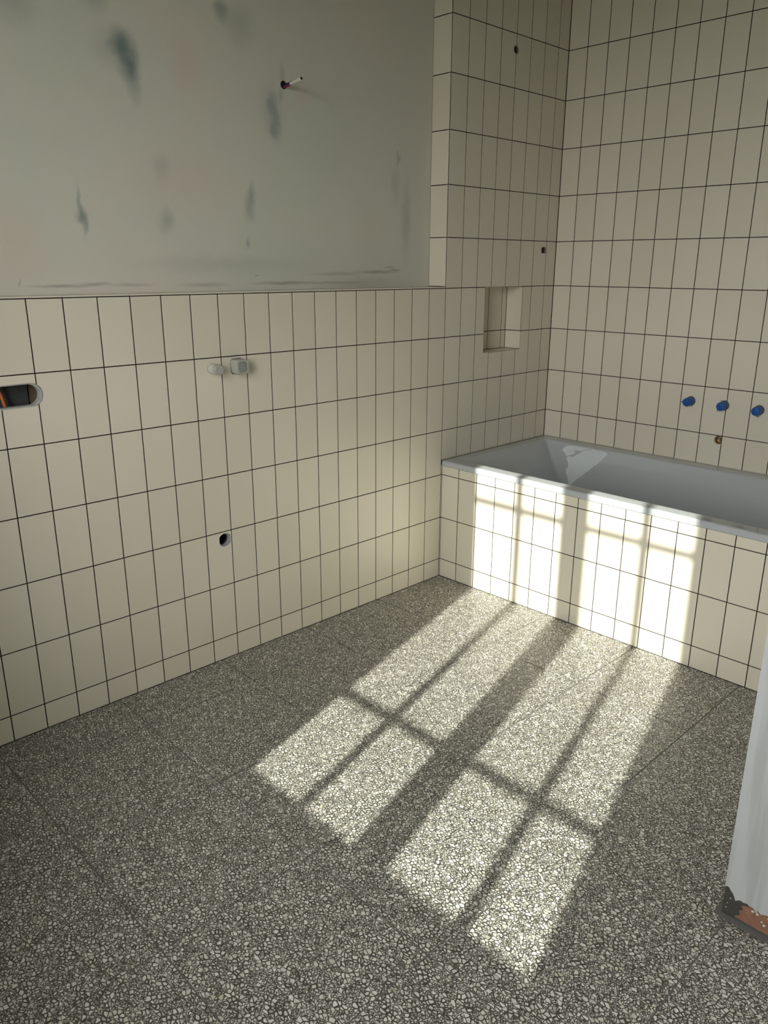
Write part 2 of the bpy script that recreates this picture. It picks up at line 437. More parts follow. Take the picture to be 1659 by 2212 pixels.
G = 0.0033           # joint width
TH = 0.0006          # how far tile faces stand proud of the grout
def tile(wall, fr, u0, u1, v0, v1, holes=(), g=(G, G, G, G), tilt=0.0012, mat='tile', name='tile', th=TH):
    a, b, c, d = u0 + g[0] / 2, u1 - g[1] / 2, v0 + g[2] / 2, v1 - g[3] / 2
    cu, cv = (a + b) / 2, (c + d) / 2
    hit = [h for h in holes if any(a - .002 < q[0] < b + .002 and c - .002 < q[1] < d + .002 for q in h)]
    if hit:
        bm = cut_plate([(a - cu, c - cv), (b - cu, c - cv), (b - cu, d - cv), (a - cu, d - cv)],
                       [[(q[0] - cu, q[1] - cv) for q in h] for h in hit], 0.0, -th)
        for f in bm.faces: f.material_index = 0
        me = bpy.data.meshes.new(name); bm.to_mesh(me); bm.free(); me.materials.append(M[mat])
        tilt = 0
    else:
        me = tile_mesh(b - a, d - c, th)
    o = bpy.data.objects.new(name, me)
    loc = Matrix.Translation((cu, cv, 0)) @ Matrix.Rotation(random.uniform(-tilt, tilt), 4, 'X') @ Matrix.Rotation(random.uniform(-tilt, tilt), 4, 'Y')
    o.matrix_world = fr @ loc
    link(o)
    o.parent = wall
    return o

# ------------------------------------------------------------------ main dimensions
ZB, HP = 0.0847, 0.1992
def row(k): return ZB + (6 - k) * HP          # z of joint line k (0 = ledge)
H = row(0)
YB = 2.4778                                   # back wall face
YA = 1.7055                                   # bath apron face
XP = -0.0975                                  # plastered wall face
CEIL = 2.72
XR, XE = 1.758, 3.30                          # corner of the right-hand wall, far side wall
YP = 0.688
YBACK = YW + 0.10                             # room face of the window wall
RIM = 0.55

FL = frame((0, 1, 0), (0, 0, 1), (1, 0, 0), (0, 0, 0))        # left wall: u = y, v = z
FB = frame((1, 0, 0), (0, 0, 1), (0, -1, 0), (0, YB, 0))      # back wall: u = x
FA = frame((1, 0, 0), (0, 0, 1), (0, -1, 0), (0, YA, 0))      # apron
FS = frame((1, 0, 0), (0, 0, 1), (0, -1, 0), (0, 1.7, 0))     # return strip
FU = frame((0, 1, 0), (-1, 0, 0), (0, 0, 1), (0, 0, H + 0.0055))   # ledge: u = y, v = -x
NX = -0.090
FN = frame((0, 1, 0), (0, 0, 1), (1, 0, 0), (NX, 0, 0))       # niche back
N0, N1, NB, NT = 1.9605, 2.2330, 0.9975, H                    # niche opening
def struct(o, label, cat):
    return tag(o, label, cat, kind='structure')

# ------------------------------------------------------------------ holes of the left wall, (y, z)
slot = circle(-0.018, 1.0225, 0.0333, n=32)
slot = [(y if y > -0.018 else y - 0.16, z) for y, z in slot]
slot_in = circle(-0.0225, 1.0235, 0.0292, n=32)
slot_in = [(y + random.uniform(-.0008, .0008) if y > -0.0225 else y - 0.15, z + random.uniform(-.0006, .0006)) for y, z in slot_in]
slot_collar = circle(-0.0190, 1.0225, 0.0330, n=32)
slot_collar = [(y + random.uniform(-.0010, .0004) if y > -0.018 else y - 0.155, z + random.uniform(-.0003, .0003)) for y, z in slot_collar]
drain = circle(0.5725, 0.4525, 0.0262, 0.0236, 28, clip=(0.5500, 0.5955))
drain_in = circle(0.5725, 0.4525, 0.0245, 0.0230, 24)
stub_c = (0.5640, 1.0455); stub = circle(*stub_c, 0.0195, 0.0170, 24)
plug_c = (0.6600, 1.0465); plug = rrect(0.6335, 0.6865, 1.0205, 1.0722, 0.012, 4)
hole_a = circle(2.1000, 2.2180, 0.0170, 0.0160, 16)
hole_b = rrect(2.3615, 2.3990, 1.4260, 1.4535, 0.007, 3)
niche = [(N0, NB), (N1, NB), (N1, NT), (N0, NT)]
L_HOLES = [slot, drain, stub, plug, hole_a, hole_b, niche]

# ------------------------------------------------------------------ floor
bm = cut_plate([(XP - 0.2, YBACK - 0.2), (XE + 0.1, YBACK - 0.2), (XE + 0.1, 2.68), (XP - 0.2, 2.68)], [], -0.0012, -0.05)
floor = struct(bm_obj('floor', bm, [M['floor_grout'], M['floor_grout']]), 'speckled grey terrazzo tile floor in front of the bath', 'floor')
FX, FY, FP = 0.2005, -0.2590, 0.3937
FFl = frame((1, 0, 0), (0, 1, 0), (0, 0, 1), (0, 0, 0))
T_MESH = {}
def floor_tile(x0, x1, y0, y1):
    g = 0.0034
    a, b, c, d = x0 + g / 2, x1 - g / 2, y0 + g / 2, y1 - g / 2
    if b - a < 0.004 or d - c < 0.004: return
    k = (round(b - a, 4), round(d - c, 4))
    if k not in T_MESH:
        bm = bmesh.new(); w, h, ch = b - a, d - c, 0.0006
        loft(bm, [[(-w / 2, -h / 2, -0.0012), (w / 2, -h / 2, -0.0012), (w / 2, h / 2, -0.0012), (-w / 2, h / 2, -0.0012)],
                  [(-w / 2, -h / 2, -ch), (w / 2, -h / 2, -ch), (w / 2, h / 2, -ch), (-w / 2, h / 2, -ch)],
                  [(-w / 2 + ch, -h / 2 + ch, 0), (w / 2 - ch, -h / 2 + ch, 0), (w / 2 - ch, h / 2 - ch, 0), (-w / 2 + ch, h / 2 - ch, 0)]], True, True)
        bmesh.ops.recalc_face_normals(bm, faces=bm.faces)
        me = bpy.data.meshes.new('terrazzo_tile'); bm.to_mesh(me); bm.free(); me.materials.append(M['terrazzo'])
        T_MESH[k] = me
    o = bpy.data.objects.new('terrazzo_tile', T_MESH[k])
    o.location = ((a + b) / 2, (c + d) / 2, random.uniform(-0.0001, 0.0001))
    link(o, floor)
xs = [-0.0009] + [FX + FP * i for i in range(8)] + [XE]
ys = [YBACK] + [FY + FP * i for i in range(-2, 5)] + [YA + 0.0009]
for i in range(len(xs) - 1):
    for j in range(len(ys) - 1):
        x0, x1, y0, y1 = xs[i], xs[i + 1], ys[j], ys[j + 1]
        if x0 >= XE: continue
        x1 = min(x1, XE)
        if y0 >= YP and x0 >= XR - 0.01: continue
        if y0 < YP - 0.016 < y1 and x1 > XR - 0.012:           # cut around the wall corner
            if x0 >= XR - 0.012: floor_tile(x0, x1, y0, YP - 0.016)
            else:
                g = 0.0017; a, b, c, d = x0 + g, x1 - g, y0 + g, y1 - g
                bm = cut_plate([(a, c), (b, c), (b, YP - 0.016), (XR - 0.012, YP - 0.016), (XR - 0.012, d), (a, d)], [], 0.0, -0.0012)
                for f in bm.faces: f.material_index = 0
                bm_obj('terrazzo_tile', bm, M['terrazzo'], floor)
            continue
        if y0 >= YP - 0.016 and x1 > XR - 0.012: x1 = XR - 0.012 + 0.0017
        floor_tile(x0, x1, y0, y1)

# ------------------------------------------------------------------ left wall (tiled lining) with niche
out = [(YBACK, 0), (YB, 0), (YB, CEIL), (1.7016, CEIL), (1.7016, H), (YBACK, H)]
niche_rough = [(N0 - 0.006, NB - 0.006), (N1 + 0.006, NB - 0.006), (N1 + 0.006, NT + 0.006), (N0 - 0.006, NT + 0.006)]
bm = cut_plate(out, [slot_in, drain_in, stub, plug, hole_a, hole_b, niche_rough], -TH, -0.021)
bm.transform(FL)
wall_left = struct(bm_obj('wall_left', bm, [M['grout'], M['board']]), 'cream tiled lining wall with dark joints left of the bath', 'wall')
# lower field: columns -15..25, rows 0..6
y_edges = [YBACK] + [0.1 * i for i in range(-13, 25)] + [YB - 0.001]
for ci in range(len(y_edges) - 1):
    u0, u1 = y_edges[ci], y_edges[ci + 1]
    if u0 < -0.95: continue                                     # wall behind the viewer stays plain
    for k in range(7):
        v0, v1 = (row(k + 1), row(k)) if k < 6 else (0.0005, ZB)
        if u0 >= 1.69 and v1 < RIM:                             # hidden behind the bath but for a sliver at the apron
            if u0 < 1.75: tile(wall_left, FL, u0, 1.712, v0, v1, g=(G, 0, G, G))
            continue
        if u0 >= 1.69 and v0 < RIM:
            if u0 < 1.75: tile(wall_left, FL, u0, 1.712, v0, RIM - 0.024, g=(G, 0, G, 0))
            v0 = RIM + 0.001
        if u0 > N0 - .001 and u1 < N1 + .001 and v0 >= NB - 0.001 and v1 <= NT + .001: continue
        if u0 < N0 < u1 and v0 >= NB: u1c, u0c = N0, u0
        elif u0 < N1 < u1 and v0 >= NB: u0c, u1c = N1, u1
        else: u0c, u1c = u0, u1
        if v0 < NB < v1 and u1 > N0 and u0 < N1:                # row cut by the niche floor
            if u0 < N0:
                tile(wall_left, FL, u0, u1, v0, v1, [[(N0 - .0001, NB), (u1 + .1, NB), (u1 + .1, v1 + .1), (N0 - .0001, v1 + .1)]])
            elif u1 > N1:
                tile(wall_left, FL, u0, u1, v0, v1, [[(u0 - .1, NB), (N1, NB), (N1, v1 + .1), (u0 - .1, v1 + .1)]])
            else:
                tile(wall_left, FL, u0, u1, v0, NB)
            continue
        tile(wall_left, FL, u0c, u1c, v0, v1, L_HOLES[:-1])
# upper field right of the plastered wall
for ci in range(8):
    u0 = 1.7 + 0.1 * ci; u1 = u0 + 0.1 if ci < 7 else YB - 0.001
    for k in range(-8, 0):
        v0, v1 = row(k + 1), min(row(k), CEIL)
        if v0 > CEIL - 0.01: continue
        tile(wall_left, FL, u0, u1, v0, v1, L_HOLES[:-1])
# return strip facing the room
bm = bmesh.new(); box(bm, (XP, 1.7016, H), (-0.0016, 1.72, CEIL))
bm_obj('strip_backing', bm, M['grout'], wall_left)
for k in range(-8, 0):
    v0, v1 = row(k + 1), min(row(k), CEIL)
    if v0 > CEIL - 0.01: continue
    if k == -1: v0 += 0.0065
    tile(wall_left, FS, XP + 0.0012, -0.0020, v0, v1, g=(0.0012, G, G, G))
# ledge on top of the lining: 20 cm tiles laid lengthwise
bm = bmesh.new(); box(bm, (XP, YBACK, H - 0.03), (-0.0022, 1.72, H + 0.0030))
bm_obj('ledge_backing', bm, M['grout'], wall_left)
for i in range(-5, 9):
    u0, u1 = 0.1 + 0.2 * (i - 1), 0.1 + 0.2 * i
    u1 = min(u1, 1.6995)
    if u1 - u0 < 0.02: continue
    tile(wall_left, FU, u0, u1, 0.0004, -XP - 0.0004, g=(0.0012, 0.0012, 0, 0.001), th=0.0041)
bm = cut_plate(slot_collar, [slot_in], -0.0002, -0.0006)
for f in bm.faces: f.material_index = 0
bm.transform(FL); bm_obj('slot_collar', bm, M['board'], wall_left)
# niche: back, two jambs, floor, top
bm = bmesh.new()
for a, b in (((NX - 0.006, N0 - 0.02, NB - 0.02), (NX - TH, N1 + 0.02, NT + 0.02)),
             ((NX - TH, N0 - 0.006, NB - 0.006), (-TH, N0 - TH, NT + 0.006)),
             ((NX - TH, N1 + TH, NB - 0.006), (-TH, N1 + 0.006, NT + 0.006)),
             ((NX - TH, N0 - TH, NB - 0.006), (-TH, N1 + TH, NB - TH)),
             ((NX - TH, N0 - TH, NT + TH), (-TH, N1 + TH, NT + 0.006))):
    box(bm, a, b)
bm_obj('niche_backing', bm, M['grout'], wall_left)
ncols = [N0, 2.0, 2.1, 2.2, N1]
for a, b in zip(ncols, ncols[1:]):
    for v0, v1 in ((NB, row(1)), (row(1), NT)):
        tile(wall_left, FN, a, b, v0, v1)
FJR = frame((1, 0, 0), (0, 0, 1), (0, -1, 0), (0, N1, 0)); FJL = frame((-1, 0, 0), (0, 0, 1), (0, 1, 0), (0, N0, 0))
for v0, v1 in ((NB, row(1)), (row(1), NT)):
    tile(wall_left, FJR, NX, -0.0012, v0, v1, g=(G, 0.001, G, G))
    tile(wall_left, FJL, 0.0005, -NX, v0, v1, g=(0.001, G, G, G))
FNF = frame((0, 1, 0), (-1, 0, 0), (0, 0, 1), (0, 0, NB)); FNT = frame((0, 1, 0), (1, 0, 0), (0, 0, -1), (0, 0, NT))
for a, b in ((N0, 2.1585), (2.1585, N1)):
    tile(wall_left, FNF, a, b, 0.0005, -NX, g=(G, .0008, 0.001, G) if a == N0 else (.0008, G, 0.001, G))
tile(wall_left, FNT, N0, N1, NX, -0.0005, g=(G, G, G, 0.001))

# masonry / plaster behind and above
bm = bmesh.new(); box(bm, (XP - 0.2, YBACK - 0.2, H - 0.03), (XP, 1.7016, CEIL + 0.02))
wall_up = struct(bm_obj('wall_left_upper', bm, M['plaster']), 'unpainted grey plaster wall with damp stains above the tiled ledge', 'wall')
hole_c = (0.967, 1.9425)
bm = bmesh.new(); box(bm, (XP - 0.2, YBACK - 0.2, 0.0), (XP, YB + 0.2, H - 0.03)); box(bm, (XP - 0.2, 1.7216, H - 0.03), (XP, YB + 0.2, CEIL + 0.02))
bm_obj('masonry', bm, M['masonry'], wall_left)

# ------------------------------------------------------------------ back wall
tap_x = (0.7415, 0.8875, 1.0310); tap_z = (0.8145, 0.8130, 0.8115)
taps = [circle(x, z, 0.0205, n=24) for x, z in zip(tap_x, tap_z)]
outlet = circle(0.8830, 0.6640, 0.0185, n=24, clip=(0.8, 0.8952))
bm = cut_plate([(XP, -0.05), (XR + 0.2, -0.05), (XR + 0.2, CEIL), (XP, CEIL)], taps + [outlet], -TH, -0.03)
bm.transform(FB)
wall_back = struct(bm_obj('wall_back', bm, [M['grout'], M['board']]), 'cream tiled wall with dark joints behind the bath', 'wall')
box_obj('masonry', (XP, YB + 0.031, -0.05), (XR + 0.2, YB + 0.2, CEIL), M['masonry'], wall_back)
x_edges = [0.0006] + [0.096 + 0.1 * i for i in range(17)] + [XR]
for ci in range(len(x_edges) - 1):
    u0, u1 = x_edges[ci], x_edges[ci + 1]
    for k in range(-8, 4):
        v0, v1 = row(k + 1), min(row(k), CEIL)
        if v0 > CEIL - 0.01: continue
        if k == 3: v0 = RIM + 0.001
        tile(wall_back, FB, u0, u1, v0, v1, taps + [outlet])

# ------------------------------------------------------------------ apron of the bath
bm = bmesh.new(); box(bm, (0.0, YA + TH, 0), (XR, YA + 0.03, 0.5235))
apron = struct(bm_obj('wall_bath_front', bm, M['grout']), 'cream tiled apron under the white rim of the bath', 'apron')
x_edges = [0.0004] + [0.0983 + 0.1 * i for i in range(17)] + [XR]
for ci in range(len(x_edges) - 1):
    for v0, v1 in ((0.0005, row(6)), (row(6), row(5)), (row(5), row(4)), (row(4), 0.5245)):
        tile(apron, FA, x_edges[ci], x_edges[ci + 1], v0, v1)

# ------------------------------------------------------------------ right-hand wall with broken plaster foot
wall_right = struct(box_obj('wall_right', (XR + 0.004, YP + 0.006, 0), (XE, 2.6, CEIL), M['white']), 'white plastered wall corner at the right with brick showing at its foot', 'wall')
def plate(name, pts, y0, y1, mat, parent):
    bm = cut_plate(pts, [], 0, -(y1 - y0))
    for f in bm.faces: f.material_index = 0
    bm.transform(frame((1, 0, 0), (0, 0, 1), (0, -1, 0), (0, y0, 0)))
    return bm_obj(name, bm, mat, parent)
x = XR
coat = [(x, CEIL), (x, 0.073)]
jag = [(0.004, 0.0745), (0.009, 0.075), (0.013, 0.069), (0.019, 0.064), (0.0225, 0.057), (0.026, 0.0495), (0.030, 0.0535), (0.036, 0.057), (0.042, 0.0555), (0.050, 0.058), (0.056, 0.0545),
       (0.062, 0.0560), (0.068, 0.0515), (0.073, 0.0550), (0.079, 0.0500), (0.086, 0.0535), (0.092, 0.0555), (0.099, 0.052), (0.108, 0.057)]
coat += [(x + a, b) for a, b in jag]
xx = x + 0.108
while xx < XE - 0.05:
    xx += random.uniform(0.008, 0.02); coat.append((xx, random.uniform(0.046, 0.062)))
coat += [(XE, 0.055), (XE, CEIL)]
plate('plaster_coat', coat, YP - 0.004, YP + 0.006, M['coat'], wall_right)
bm = bmesh.new(); box(bm, (x, YP + 0.006, 0.073), (x + 0.004, 2.47, CEIL))
bm_obj('plaster_coat_side', bm, M['coat'], wall_right)
bm = bmesh.new(); box(bm, (x, YP + 0.006, 0), (x + 0.004, YA, 0.073))
bm_obj('cement_side', bm, M['cement'], wall_right)
cem = [(x, 0.0), (x + 0.024, 0.0), (x + 0.030, 0.010), (x + 0.038, 0.016), (x + 0.034, 0.026), (x + 0.042, 0.033), (x + 0.036, 0.040), (x + 0.046, 0.047), (x + 0.060, 0.050), (x + 0.068, 0.048), (x + 0.075, 0.052), (x + 0.09, 0.050), (x + 0.096, 0.040), (x + 0.108, 0.044), (x + 0.108, 0.066),
       (x + 0.02, 0.076), (x, 0.078)]
plate('cement_patch', cem, YP + 0.0005, YP + 0.006, M['cement'], wall_right)
xb = x + 0.020
for i in range(6):
    w = 0.24 if i else 0.20
    o = box_obj('brick', (xb, YP + 0.002, 0.002), (min(xb + w, XE), YP + 0.0065, 0.068), M['brick'], wall_right, 0.0015)
    xb += w + 0.012
for a, b, s in ((0.062, 0.043, 0.0035), (0.072, 0.042, 0.004), (0.088, 0.024, 0.004), (0.069, 0.047, 0.003), (0.014, 0.045, 0.0018), (0.009, 0.030, 0.0014), (0.008, 0.018, 0.0016), (0.096, 0.046, 0.004), (0.083, 0.029, 0.0025)):
    pts = [(x + a + s * random.uniform(.6, 1.2) * math.cos(t * math.pi / 3), b + 0.7 * s * random.uniform(.5, 1.2) * math.sin(t * math.pi / 3)) for t in range(6)]
    plate('paint_fleck', pts, YP - 0.0002, YP + 0.002, M['fleck'], wall_right)
bm = bmesh.new(); box(bm, (x - 0.011, YP - 0.015, -0.0012), (XE, YP - 0.001, 0.0006)); box(bm, (x - 0.011, YP - 0.001, -0.0012), (x - 0.0005, YA, 0.0002))
bm_obj('floor_joint_strip', bm, M['floor_grout'], floor)

# ------------------------------------------------------------------ room shell behind the viewer
struct(box_obj('ceiling', (XP - 0.2, YBACK - 0.2, CEIL), (XE + 0.2, 2.7, CEIL + 0.1), M['ceil']), 'plain ceiling above the bathroom', 'ceiling')
struct(box_obj('wall_far_right', (XE, YBACK - 0.2, -0.05), (XE + 0.1, 2.7, CEIL), M['white']), 'plain white side wall right of the viewer', 'wall')
# window wall: opening round the frame
def atw(Y): return (Y - YW) * SUN_T
ZS, ZT = atw(0.222), 2.335                                     # bottom and top of the lit glass
BZ1, BZ2 = atw(0.708), atw(YA + 0.413 / SUN_T)
GX = (1.065, 1.278, 1.309, 1.502, 1.612, 1.834, 1.866, 2.035)
O0, O1, OZ0, OZ1 = GX[0] - 0.055, GX[7] + 0.055, ZS - 0.06, ZT + 0.06
bm = cut_plate([(XP - 0.2, -0.05), (XE + 0.1, -0.05), (XE + 0.1, CEIL), (XP - 0.2, CEIL)], [[(O0, OZ0), (O1, OZ0), (O1, OZ1), (O0, OZ1)]], 0.0, -0.14)
for f in bm.faces: f.material_index = 0
bm.transform(frame((-1, 0, 0), (0, 0, 1), (0, 1, 0), (0, 0, 0)) if False else frame((1, 0, 0), (0, 0, 1), (0, 1, 0), (0, YBACK, 0)))
struct(bm_obj('wall_window', bm, M['white']), 'white wall with the window behind the viewer', 'wall')
win = struct(empty('window_1', ((O0 + O1) / 2, YW, OZ0)), 'white two-leaf window with slender glazing bars behind the viewer', 'window')
def wpart(name, a, b, mat='frame', bev=0.002):
    o = box_obj(name, a, b, M[mat], None, bev)
    o.parent = win; o.matrix_parent_inverse = Matrix.Translation(win.location).inverted()
    return o
wpart('frame_bottom', (O0, YW - 0.03, OZ0), (O1, YW + 0.02, ZS)); wpart('frame_top', (O0, YW - 0.03, ZT), (O1, YW + 0.02, OZ1))
wpart('frame_side', (O0, YW - 0.03, ZS), (GX[0], YW + 0.02, ZT)); wpart('frame_side', (GX[7], YW - 0.03, ZS), (O1, YW + 0.02, ZT))
wpart('mullion', (GX[3], YW - 0.03, ZS), (GX[4], YW + 0.02, ZT))
for a, b in ((GX[1], GX[2]), (GX[5], GX[6])):
    wpart('glazing_bar', (a, YW - 0.014, ZS), (b, YW + 0.008, ZT))
for a, b in ((GX[0], GX[3]), (GX[4], GX[7])):
    for zb in (BZ1, BZ2):
        wpart('cross_bar', (a, YW - 0.012, zb - 0.0125), (b, YW + 0.006, zb + 0.0125))
for a, b in ((0, 1), (2, 3), (4, 5), (6, 7)):
    for z0, z1 in ((ZS, BZ1 - 0.0125), (BZ1 + 0.0125, BZ2 - 0.0125), (BZ2 + 0.0125, ZT)):
        wpart('pane', (GX[a], YW - 0.0045, z0), (GX[b], YW - 0.0015, z1), 'pane', 0)
struct(box_obj('ground_outside', (-25, -40, -0.5), (25, YBACK - 0.3, -0.3), M['ground']), 'open ground outside the window', 'ground')

# ------------------------------------------------------------------ bathtub
tub = tag(empty('bathtub', (0.88, 2.09, 0.0)), 'glossy white built-in bathtub with a flat rim behind the tiled apron', 'bathtub')
def tpart(o):
    o.parent = tub; o.matrix_parent_inverse = Matrix.Translation(tub.location).inverted(); return o
X0, X1, Y0, Y1 = 0.0030, XR - 0.003, 1.6975, YB - 0.0025
def ring(x0, x1, y0, y1, r, z, n=7): return [(a, b, z) for a, b in rrect(x0, x1, y0, y1, r, n)]
def oring(d, z): return ring(X0 + d, X1 - d, Y0 + d, Y1 - d, 0.006, z)
IX0, IX1, IY0, IY1 = 0.062, XR - 0.062, 1.7650, 2.4110         # inner edge of the rim
BX0, BX1, BY0, BY1 = 0.325, 1.52, 1.8250, 2.3480               # foot of the walls
ZF = 0.115
def wring(t, r, dz=0.0):                                        # t = 0 at the rim, 1 at the foot
    return ring(IX0 + (BX0 - IX0) * t, IX1 + (BX1 - IX1) * t, IY0 + (BY0 - IY0) * t, IY1 + (BY1 - IY1) * t, r, RIM - 0.006 + (ZF - RIM + 0.006) * t + dz)
rings = [oring(0.014, 0.5275), oring(0.0, 0.5265), oring(0.0, 0.5430), oring(0.0010, 0.5465), oring(0.0030, 0.5488), oring(0.0065, RIM), oring(0.0085, RIM), ring(IX0 - 0.0105, IX1 + 0.0105, IY0 - 0.0105, IY1 + 0.0105, 0.012, RIM),
         ring(IX0 - 0.008, IX1 + 0.008, IY0 - 0.008, IY1 + 0.008, 0.012, RIM), ring(IX0 - 0.0045, IX1 + 0.0045, IY0 - 0.0045, IY1 + 0.0045, 0.0125, RIM - 0.0008),
         ring(IX0 - 0.0018, IX1 + 0.0018, IY0 - 0.0018, IY1 + 0.0018, 0.013, RIM - 0.0028)]
for i in range(-1, 11):
    t = 0.0 if i < 0 else (0.012 if i == 0 else i / 10 * 0.88)
    rings.append(wring(t, 0.013 + 0.016 * t))
for k in range(1, 7):                                           # fillet to the bottom
    a = k / 6 * math.pi / 2; t = 0.88 + 0.12 * math.sin(a) * 0.9
    ins = 0.05 * (1 - math.cos(a)) * 1.2
    b = ring(IX0 + (BX0 - IX0) * t + ins, IX1 + (BX1 - IX1) * t - ins, IY0 + (BY0 - IY0) * t + ins, IY1 + (BY1 - IY1) * t - ins, 0.035 + 0.03 * math.sin(a), RIM - 0.006 + (ZF - RIM + 0.006) * t)
    rings.append(b)
bm = bmesh.new(); R = loft(bm, rings, False, True)
tpart_shell = bm_obj('shell', bm, M['tub'], None)
bme = tpart_shell.data
for f in bme.polygons: f.use_smooth = True
bme.set_sharp_from_angle(angle=math.radians(50))
tpart(tpart_shell)
# outside of the basin, hidden behind the apron
orings = [ring(0.03, XR - 0.03, 1.7400, 2.4400, 0.03, 0.5270), ring(0.05, XR - 0.05, 1.7480, 2.4280, 0.03, 0.50), ring(0.28, 1.56, 1.80, 2.37, 0.06, 0.09)]
bm = bmesh.new(); loft(bm, orings, False, True); tpart(bm_obj('basin_underside', bm, M['tub'], None))
for fx, fy in ((0.45, 1.90), (0.45, 2.28), (1.40, 1.90), (1.40, 2.28)):
    tpart(lathe('foot', [(0, 0), (0.022, 0), (0.022, 0.012), (0.008, 0.014), (0.008, 0.092), (0, 0.092)], Matrix.Translation((fx, fy, -0.001)), M['pipe'], None, 16))
bm = bmesh.new()
box(bm, (0.0002, 1.700, 0.5490), (0.0032, YB - 0.002, 0.5522)); box(bm, (0.0032, YB - 0.0032, 0.5490), (XR - 0.004, YB - 0.0002, 0.5522))
bmesh.ops.bevel(bm, geom=list(bm.edges), offset=0.001, segments=1, affect='EDGES')
tpart(bm_obj('sealant_bead', bm, M['seal'], None))

# film stuck to the far inner side of the bath
def wall_pt(xv, z, off):
    t = (RIM - 0.006 - z) / (RIM - 0.006 - ZF)
    y = IY1 + (BY1 - IY1) * t
    n = Vector((0, -1, (IY1 - BY1) / (RIM - ZF))).normalized()
    return Vector((xv, y, z)) + n * off
film = [(0.1612, 0.5134), (0.1713, 0.5262), (0.1850, 0.5335), (0.2018, 0.5390), (0.2360, 0.5410), (0.2600, 0.5395), (0.2824, 0.5402), (0.3275, 0.5415), (0.3530, 0.5385), (0.3727, 0.5395), (0.4023, 0.5370), (0.4089, 0.5304),
        (0.3980, 0.5190), (0.3905, 0.5095), (0.3747, 0.4905), (0.3573, 0.4697), (0.3486, 0.4668), (0.3309, 0.4471), (0.2832, 0.3994), (0.2545, 0.3727), (0.2347, 0.3462), (0.2263, 0.3516), (0.2154, 0.3862), (0.2025, 0.4063),
        (0.1995, 0.4227), (0.2079, 0.4355), (0.2083, 0.4495), (0.1950, 0.4751), (0.1819, 0.4980), (0.1666, 0.5083)]
tear = [(0.1840, 0.4805), (0.2090, 0.4943), (0.2259, 0.4991), (0.2384, 0.5096), (0.2271, 0.5199), (0.2425, 0.5217), (0.2626, 0.5223), (0.2830, 0.5319), (0.3096, 0.5369), (0.3300, 0.5369), (0.3100, 0.5339), (0.2834, 0.5274),
        (0.2660, 0.5188), (0.2609, 0.5079), (0.2473, 0.5042), (0.2357, 0.4939), (0.2224, 0.4852), (0.2095, 0.4894), (0.1880, 0.4765)]
bm = cut_plate(film, [tear], 0.0012, 0.0004)
for f in bm.faces: f.material_index = 0
for v in bm.verts: v.co = wall_pt(v.co.x, v.co.y, v.co.z)
tag(bm_obj('protective_film', bm, M['film']), 'torn pale protective film stuck inside the bathtub near its corner', 'film')

# ------------------------------------------------------------------ blue pipe plugs in the back wall
def plug_thing(i, label, ax):
    r = tag(empty('pipe_plug', (tap_x[i], YB, tap_z[i])), label, 'pipe plug', 'blue plugs above the bath')
    d = Vector(ax).normalized()
    A = d.to_track_quat('Z', 'Y').to_matrix().to_4x4()
    lathe('sleeve', [(0.0, -0.020), (0.0190, -0.020), (0.0192, 0.006), (0.0186, 0.016), (0.0178, 0.018)], A, M['bluedark'], r)
    cap = lathe('cap', [(0.0180, 0.012), (0.0182, 0.031), (0.0176, 0.035), (0.0160, 0.038), (0.0120, 0.0392), (0.0, 0.0395)], A, M['blue'], r)
    for k in range(3):
        a = 1.1 + k * 2.0 + i
        bm = bmesh.new()
        b0 = Vector((0.0184 * math.cos(a), 0.0184 * math.sin(a), 0.004 + 0.028 * (k == 1)))
        e = Vector((0.0255 * math.cos(a + .1), 0.0255 * math.sin(a + .1), b0.z + 0.003))
        w = Vector((-math.sin(a), math.cos(a), 0)) * 0.004
        t = Vector((0, 0, 0.0008))
        v = [bm.verts.new(q) for q in (b0 - w, b0 + w, e, b0 - w + t, b0 + w + t, e + t)]
        for f in ((0, 2, 1), (3, 4, 5), (0, 1, 4, 3), (1, 2, 5, 4), (2, 0, 3, 5)): bm.faces.new([v[q] for q in f])
        bm.transform(A)
        bm_obj('burr', bm, M['scrap' if k != 1 else 'blue'], r)
plug_thing(0, 'blue pipe plug farthest left on the wall above the bath', (-0.12, -1, -0.10))
plug_thing(1, 'blue pipe plug in the middle, above the brass outlet', (-0.06, -1, -0.06))
plug_thing(2, 'blue pipe plug farthest right on the wall above the bath', (-0.06, -1, -0.06))

# brass bath outlet below them
ot = tag(empty('bath_outlet', (0.8830, YB, 0.6640)), 'round brass outlet socket in the tiled wall below the blue plugs', 'pipe fitting')
A = Vector((0, -1, 0)).to_track_quat('Z', 'Y').to_matrix().to_4x4()
lathe('socket', [(0.0, -0.026), (0.0182, -0.026), (0.0182, -0.0045), (0.0155, -0.0045), (0.0145, -0.010), (0.0135, -0.018), (0.0, -0.018)], A, M['brass'], ot)
bm = bmesh.new(); box(bm, (-0.012, 0.004, -0.0025), (0.012, 0.016, 0.0025)); bmesh.ops.bevel(bm, geom=list(bm.edges), offset=0.0012, segments=2, affect='EDGES')
bm.transform(Matrix.Rotation(math.radians(-12), 4, 'Y')); bm_obj('cross_web', bm, M['brass'], ot)
lathe('screw', [(0.0, -0.004), (0.004, -0.004), (0.0036, 0.0005), (0.0, 0.001)], Matrix.Translation((0.005, -0.0045, 0.003)) @ A, M['brass'], ot, 14)

